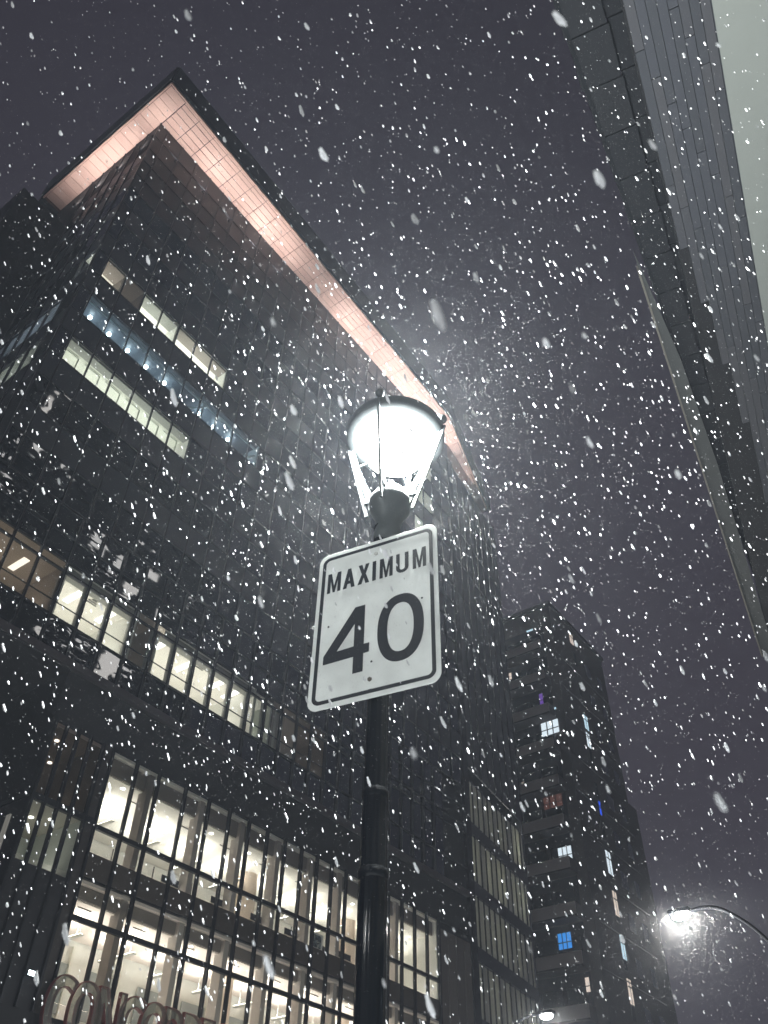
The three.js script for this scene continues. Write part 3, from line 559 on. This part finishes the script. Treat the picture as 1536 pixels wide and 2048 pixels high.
// ------------------------------------------------------------------ street lamp with the lantern
const PX = 2.372, PZ = -1.804;
function lampPost(label, x, z, cd, turn = 0) {
  const t = thing('street_lamp', label, 'street lamp', [x, 0, z], turn);
  // fluted shaft: a twelve-sided tapering tube with shallow grooves
  const shaft = (y0, y1, r0, r1) => {
    const n = 48, g = new THREE.CylinderGeometry(1, 1, 1, n, 12, false), p = g.attributes.position;
    for (let i = 0; i < p.count; i++) {
      const f = p.getY(i) + 0.5, an = Math.atan2(p.getZ(i), p.getX(i)), rad = Math.hypot(p.getX(i), p.getZ(i)), r = (r0 + (r1 - r0) * f) * (1 - 0.07 * Math.pow(Math.abs(Math.sin(an * 6)), 3));
      if (rad > 1e-4) { p.setX(i, Math.cos(an) * r); p.setZ(i, Math.sin(an) * r); }
      p.setY(i, y0 + (y1 - y0) * f);
    }
    g.computeVertexNormals(); return g;
  };
  part('post', mergeGeometries([shaft(0.5, 2.7, 0.0525, 0.0505), shaft(2.7, 3.0, 0.0495, 0.048), shaft(3.0, 4.36, 0.045, 0.041)]), M.post, t);
  const ringGeo = (r, h) => new THREE.LatheGeometry([[r * 0.9, -h], [r, -h * 0.7], [r * 1.06, 0], [r, h * 0.7], [r * 0.88, h]].map(([a, b]) => new THREE.Vector2(a, b)), 32);
  for (const [y, r] of [[3.01, 0.049], [2.72, 0.0535]]) part('post_ring', ringGeo(r, 0.02), M.post, t, [0, y, 0]);
  part('post_foot', new THREE.LatheGeometry([[0.001, 0], [0.17, 0], [0.17, 0.05], [0.13, 0.09], [0.12, 0.36], [0.075, 0.46], [0.058, 0.56], [0.05, 0.57]].map(([a, b]) => new THREE.Vector2(a, b)), 32), M.post, t);
  // head: leans a little, as the photograph shows
  const h = new THREE.Group(); h.name = 'lantern'; t.add(h);
  const lat = [0.605, 0, 0.796];                         // across the line of sight
  h.position.set(0.026 * lat[0], 4.34, 0.026 * lat[2]); h.rotation.set(0.035 * 0.796 * 1.3, 0, -0.035 * 0.605 * 1.3);
  const y0 = -4.34;
  part('collar', new THREE.LatheGeometry([[0.04, 4.26], [0.062, 4.27], [0.066, 4.32], [0.058, 4.36], [0.07, 4.42], [0.098, 4.47], [0.104, 4.52], [0.1, 4.545], [0.085, 4.56], [0.001, 4.565]].map(([a, b]) => new THREE.Vector2(a, b + y0)), 40), M.lantern, h);
  part('lamp_plate', new THREE.LatheGeometry([[0.001, 4.566], [0.078, 4.567], [0.082, 4.58], [0.07, 4.6], [0.05, 4.612], [0.001, 4.615]].map(([a, b]) => new THREE.Vector2(a, b + y0)), 36), std(0.55, 0.55, 0.52, 0.5), h);
  part('finial', new THREE.LatheGeometry([[0.001, 4.61], [0.012, 4.612], [0.007, 4.635], [0.016, 4.655], [0.013, 4.675], [0.001, 4.69]].map(([a, b]) => new THREE.Vector2(a, b + y0)), 16), std(0.55, 0.55, 0.52, 0.5), h);
  const globe = new THREE.LatheGeometry([[0.001, 4.825], [0.06, 4.828], [0.11, 4.842], [0.152, 4.872], [0.178, 4.92], [0.188, 4.98], [0.188, 5.05], [0.18, 5.11], [0.155, 5.17], [0.1, 5.215], [0.04, 5.235], [0.001, 5.237]].map(([a, b]) => new THREE.Vector2(a, b + y0)), 40);
  part('lamp_globe', globe, glow(1, 1, 0.96, 9), h);
  point(h, [0, 5.02 + y0, 0], cd, lin(0.96, 1.0, 0.965), 0.15);
  part('crown_ring', new THREE.LatheGeometry([[0.196, 4.985], [0.255, 4.992], [0.262, 5.01], [0.262, 5.05], [0.25, 5.066], [0.205, 5.07], [0.192, 5.05], [0.192, 5.0], [0.196, 4.985]].map(([a, b]) => new THREE.Vector2(a, b + y0)), 64), M.lantern, h);
  for (let k = 0; k < 4; k++) {
    // a bracket: an outer bar with four thin bars beside it, joined to collar and ring
    const gs = [], seg = (r0, a0, r1, a1, w, th) => { const l = Math.hypot(r1 - r0, a1 - a0), g = new THREE.BoxGeometry(w, l, th); g.rotateZ(-Math.atan2(r1 - r0, a1 - a0)); g.translate((r0 + r1) / 2, (a0 + a1) / 2 + y0, 0); gs.push(g); };
    seg(0.118, 4.46, 0.272, 5.03, 0.016, 0.012); seg(0.102, 4.5, 0.246, 5.0, 0.012, 0.01);
    for (let q = 0; q < 3; q++) seg(0.098 - q * 0.011, 4.53 + q * 0.01, 0.222 - q * 0.02, 4.93 - q * 0.07, 0.0045, 0.008);
    seg(0.035, 4.57, 0.135, 4.56, 0.022, 0.02); seg(0.14, 4.86, 0.215, 4.84, 0.012, 0.012);
    const br = part('bracket', mergeGeometries(gs), M.lantern, h); br.rotation.y = 0.65 - 0.36 + k * Math.PI / 2 - 0.0;
    const an = br.rotation.y, kn = part('knob', new THREE.SphereGeometry(0.023, 16, 12), M.lantern, h, [Math.cos(an) * 0.262, 5.085 + y0, -Math.sin(an) * 0.262]); kn.scale.y = 1.3;
  }
  return t;
}
const lamp = lampPost('glowing street lamp with an open lantern on a black fluted post', PX, PZ, 235);
{
  const c = lamp.clone(); c.name = numbered('street_lamp'); c.position.set(-5.6, 0, -1.9); scene.add(c);
  c.traverse((o) => { if (o.isPointLight) o.intensity = 125; });
  c.userData = { label: 'street lamp of the same kind farther back, behind the viewer', category: 'street lamp' };
}

// ------------------------------------------------------------------ speed limit sign
{
  const th = 1.38561579, s = thing('speed_limit_sign', 'white rectangular speed limit sign reading MAXIMUM 40 below the lantern', 'traffic sign', [2.30646, 3.80158, -1.78448], -th);
  const rounded = (w, h, r) => { const p = new THREE.Shape(); const x = w / 2, y = h / 2; p.moveTo(-x + r, -y); p.lineTo(x - r, -y); p.absarc(x - r, -y + r, r, -Math.PI / 2, 0); p.lineTo(x, y - r); p.absarc(x - r, y - r, r, 0, Math.PI / 2); p.lineTo(-x + r, y); p.absarc(-x + r, y - r, r, Math.PI / 2, Math.PI); p.lineTo(-x, -y + r); p.absarc(-x + r, -y + r, r, Math.PI, 1.5 * Math.PI); return p; };
  const ext = (sh, d, bevel = 0) => new THREE.ExtrudeGeometry(sh, { depth: d, bevelEnabled: bevel > 0, bevelSize: bevel, bevelThickness: bevel, bevelSegments: 2, curveSegments: 16 });
  const sheet = new THREE.MeshStandardMaterial({ color: lin(0.80, 0.83, 0.815), roughness: 0.45, map: rep(noiseTexture(256, 3, { seedling: 33, lo: 0.80, hi: 1.0, stretch: 1 }), 2.2), roughnessMap: N.wear, bumpMap: rep(N.fine, 3), bumpScale: 0.0003 });
  const ink = std(0.010, 0.014, 0.022, 0.45);
  part('sign_plate', ext(rounded(0.594, 0.832, 0.045), 0.003, 0.001), sheet, s, [0, 0, -0.005]);
  const border = rounded(0.556, 0.79, 0.036); border.holes.push(rounded(0.522, 0.756, 0.022));
  part('border', ext(border, 0.0012), ink, s, [0, 0, 0.0]);
  const poly = (pts, holes = []) => { const p = new THREE.Shape(pts.map(([x, y]) => new THREE.Vector2(x, y))); for (const q of holes) p.holes.push(new THREE.Path(q.map(([x, y]) => new THREE.Vector2(x, y)))); return p; };
  const B = 0.181, T = 0.293, w = 0.0175;
  const letterM = (x0, x1) => poly([[x0, B], [x0, T], [x0 + w * 1.05, T], [(x0 + x1) / 2, B + 0.035], [x1 - w * 1.05, T], [x1, T], [x1, B], [x1 - w * 0.9, B], [x1 - w * 0.9, T - 0.042], [(x0 + x1) / 2 + 0.005, B], [(x0 + x1) / 2 - 0.005, B], [x0 + w * 0.9, T - 0.042], [x0 + w * 0.9, B]]);
  const letters = [
    letterM(-0.246, -0.178),
    poly([[-0.165, B], [-0.143, T], [-0.127, T], [-0.105, B], [-0.123, B], [-0.1275, B + 0.024], [-0.1425, B + 0.024], [-0.147, B]], [[[-0.139, B + 0.041], [-0.131, B + 0.041], [-0.135, B + 0.068]]]),
    poly([[-0.091, B], [-0.071, (B + T) / 2], [-0.089, T], [-0.07, T], [-0.061, T - 0.034], [-0.052, T], [-0.034, T], [-0.051, (B + T) / 2], [-0.032, B], [-0.051, B], [-0.061, B + 0.036], [-0.071, B]]),
    poly([[-0.0175, B], [-0.0175, T], [0.0, T], [0.0, B]]),
    letterM(0.019, 0.083),
    null,
    letterM(0.181, 0.245),
  ];
  const U = new THREE.Shape(); U.moveTo(0.1, T); U.lineTo(0.1, B + 0.03); U.bezierCurveTo(0.1, B - 0.01, 0.16, B - 0.01, 0.16, B + 0.03); U.lineTo(0.16, T); U.lineTo(0.143, T); U.lineTo(0.143, B + 0.03); U.bezierCurveTo(0.143, B + 0.012, 0.117, B + 0.012, 0.117, B + 0.03); U.lineTo(0.117, T);
  letters[5] = U;
  for (const L of letters) part('letter', ext(L, 0.0012), ink, s);
  part('digit', ext(poly([[-0.238, -0.204], [-0.238, -0.163], [-0.095, 0.058], [-0.047, 0.058], [-0.047, -0.148], [-0.021, -0.148], [-0.021, -0.193], [-0.047, -0.195], [-0.047, -0.283], [-0.094, -0.283], [-0.094, -0.2]], [[[-0.094, -0.148], [-0.176, -0.152], [-0.094, -0.03]]]), 0.0012), ink, s);
  const zero = new THREE.Shape(), oval = (p, cx, cy, rx, ry) => { for (let i = 0; i <= 72; i++) { const a = (i / 72) * 2 * Math.PI, c = Math.cos(a), q = Math.sin(a), x = cx + rx * Math.sign(c) * Math.pow(Math.abs(c), 0.88), y = cy + ry * Math.sign(q) * Math.pow(Math.abs(q), 0.88); i ? p.lineTo(x, y) : p.moveTo(x, y); } };
  oval(zero, 0.1225, -0.108, 0.1065, 0.17); const hole = new THREE.Path(); oval(hole, 0.1225, -0.107, 0.061, 0.124); zero.holes.push(hole);
  part('digit', ext(zero, 0.0012), ink, s);
  const bolt = new THREE.CylinderGeometry(0.009, 0.0105, 0.006, 6).rotateX(Math.PI / 2), zinc = std(0.10, 0.09, 0.08, 0.5, { metalness: 0.6 });
  part('bolt', bolt, zinc, s, [-0.013, -0.33, 0.002]); part('bolt', bolt, std(0.6, 0.6, 0.58, 0.35, { metalness: 0.5 }), s, [-0.003, 0.336, 0.002]);  // upper bolt coloured brighter, lamp light put into its metal
  const dot = new THREE.CylinderGeometry(0.0048, 0.0048, 0.002, 14).rotateX(Math.PI / 2);
  for (const [x, y] of [[-0.008, -0.246], [-0.225, -0.008], [0.222, 0.01]]) part('hole', dot, ink, s, [x, y, -0.0006]);
  part('print_mark', new THREE.BoxGeometry(0.016, 0.004, 0.001), ink, s, [-0.011, -0.378, -0.0007]);
  for (const y of [0.25, -0.25]) part('clamp', new THREE.TorusGeometry(0.052, 0.006, 8, 24).rotateX(Math.PI / 2), zinc, s, [-0.015, y, -0.073]);
}

// ------------------------------------------------------------------ bow-armed lights along the street
{
  const pole = std(0.02, 0.022, 0.027, 0.35, { metalness: 0.5 });
  const bow = (pts, head, footX, footZ, label, cd) => {
    const t = thing('arm_light', label, 'street light');
    part('arm', new THREE.TubeGeometry(new THREE.CatmullRomCurve3(pts.map((p) => new THREE.Vector3(...p))), 60, 0.045, 10), pole, t);
    part('pole', new THREE.CylinderGeometry(0.06, 0.1, pts.at(-1)[1], 16), pole, t, [footX, pts.at(-1)[1] / 2, footZ]);
    const hd = part('lamp_head', new RoundedBoxGeometry(0.3, 0.12, 0.6, 3, 0.05), pole, t, [head[0], head[1] + 0.08, head[2]]);
    part('lamp_lens', new THREE.SphereGeometry(0.17, 20, 12), glow(1, 1, 0.94, 40), t, [head[0], head[1] - 0.03, head[2]]).scale.set(1, 0.6, 1.4);
    point(t, [head[0], head[1] - 0.03, head[2]], cd, lin(1, 0.99, 0.93), 0.1);
  };
  bow([[23.4, 9.54, -7.35], [23.4, 9.56, -7.0], [23.4, 9.48, -6.6], [23.4, 9.25, -6.25], [23.4, 8.85, -5.83], [23.4, 8.3, -5.45], [23.4, 7.4, -5.1], [23.4, 6.2, -4.95]], [23.4, 9.5, -7.6], 23.4, -4.95, 'street light on a thin bow arm over the road, low on the right', 270);
  bow([[30.5, 9.55, -15.6], [30.5, 9.6, -15.9], [30.5, 9.5, -16.4], [30.5, 9.0, -17.2], [30.5, 8.2, -17.7], [30.5, 7, -17.9]], [30.5, 9.52, -15.38], 30.5, -17.9, 'street light below the apartment tower at the foot of the glass side front', 140);
}

// ------------------------------------------------------------------ falling snow
{
  const flake = new THREE.IcosahedronGeometry(1, 2), p = flake.attributes.position;
  for (let i = 0; i < p.count; i++) { const v = new THREE.Vector3().fromBufferAttribute(p, i); v.multiplyScalar(1 + 0.34 * Math.sin(v.x * 6 + v.y * 5) * Math.cos(v.z * 5 + v.y * 3)); p.setXYZ(i, v.x, v.y, v.z); }
  flake.computeVertexNormals();
  // flakes are placed thickest round the lantern; a few more drift past the far street light
  const zones = [[26000, [-2.2, 0.3, -9.5], [12.5, 13, 3.5]], [3500, [19.5, 5.5, -11], [27.5, 13, -3.5]], [13, [0.3, 2.05, -0.22], [0.95, 2.75, 0.12]]];   // the last lot drifts close past the lens
  const n = zones.reduce((a, z) => a + z[0], 0);
  const mesh = new THREE.InstancedMesh(flake, std(0.92, 0.93, 0.95, 1), n); mesh.name = 'falling_snow';
  const m = new THREE.Matrix4(), q = new THREE.Quaternion(), up = new THREE.Vector3(0, 1, 0), pos = new THREE.Vector3(), dir = new THREE.Vector3();
  const eye = camera.position, lampAt = new THREE.Vector3(PX, 4.9, PZ);
  const tint = new THREE.Color(); let i = 0;
  for (const [count, lo, hi] of zones) for (let c = 0; c < count; c++, i++) {
    let d;
    do { pos.set(rr(lo[0], hi[0]), rr(lo[1], hi[1]), rr(lo[2], hi[2])); d = pos.distanceTo(lampAt); }
    while (pos.distanceTo(eye) < 0.45 || d < 0.42 || (lo[0] < 0 && rnd() > Math.max(0.10, 1.1 - d / 5.4)));
    dir.set(0.47 + rr(-0.13, 0.13), -0.88, 0.11 + rr(-0.11, 0.11)).normalize(); q.setFromUnitVectors(up, dir);
    const r = count < 100 ? rr(0.0013, 0.0036) : 0.0011 + 0.0036 * Math.pow(rnd(), 3.0);
    m.compose(pos, q, new THREE.Vector3(r, r * rr(1.8, 4.4), r)); mesh.setMatrixAt(i, m);
    const tone = 0.4 + 0.6 * rnd(); mesh.setColorAt(i, tint.setRGB(tone, tone, tone * 1.01));
  }
  // powder-fine grains added round each lamp to stand in for its halo
  const grains = [[PX, 5.0, PZ, 2.9, 185000, 0.5], [23.4, 9.4, -7.6, 3.4, 40000, 0.35], [30.5, 9.4, -15.4, 2.4, 12000, 0.35]], total = grains.reduce((a, g) => a + g[4], 0);
  const fine = new THREE.InstancedMesh(new THREE.IcosahedronGeometry(1, 0), std(0.24, 0.235, 0.235, 1), total); fine.name = 'added_glow_snow'; let w = 0;
  for (const [x, y, z, R, count, hole] of grains) for (let c = 0; c < count; c++) {
    const d = hole + (R - hole) * Math.pow(rnd(), 0.85), u = rr(-1, 1), a = rr(0, 2 * Math.PI), e = Math.sqrt(1 - u * u);
    pos.set(x + d * e * Math.cos(a), y + d * u, z + d * e * Math.sin(a));
    const r = (0.00028 + 0.00034 * rnd()) * (x > 10 ? 4.6 : 1); m.compose(pos, q, new THREE.Vector3(r, r * 1.5, r)); fine.setMatrixAt(w++, m);
  }
  fine.castShadow = false; fine.userData = { kind: 'stuff', label: 'added powder-fine grains standing in for the glow round the lamps', category: 'snow' }; scene.add(fine);
  mesh.castShadow = false; mesh.userData = { kind: 'stuff', label: 'white snowflakes drifting down through the lamp light', category: 'snow' };
  scene.add(mesh);
}

renderer.render(scene, camera);
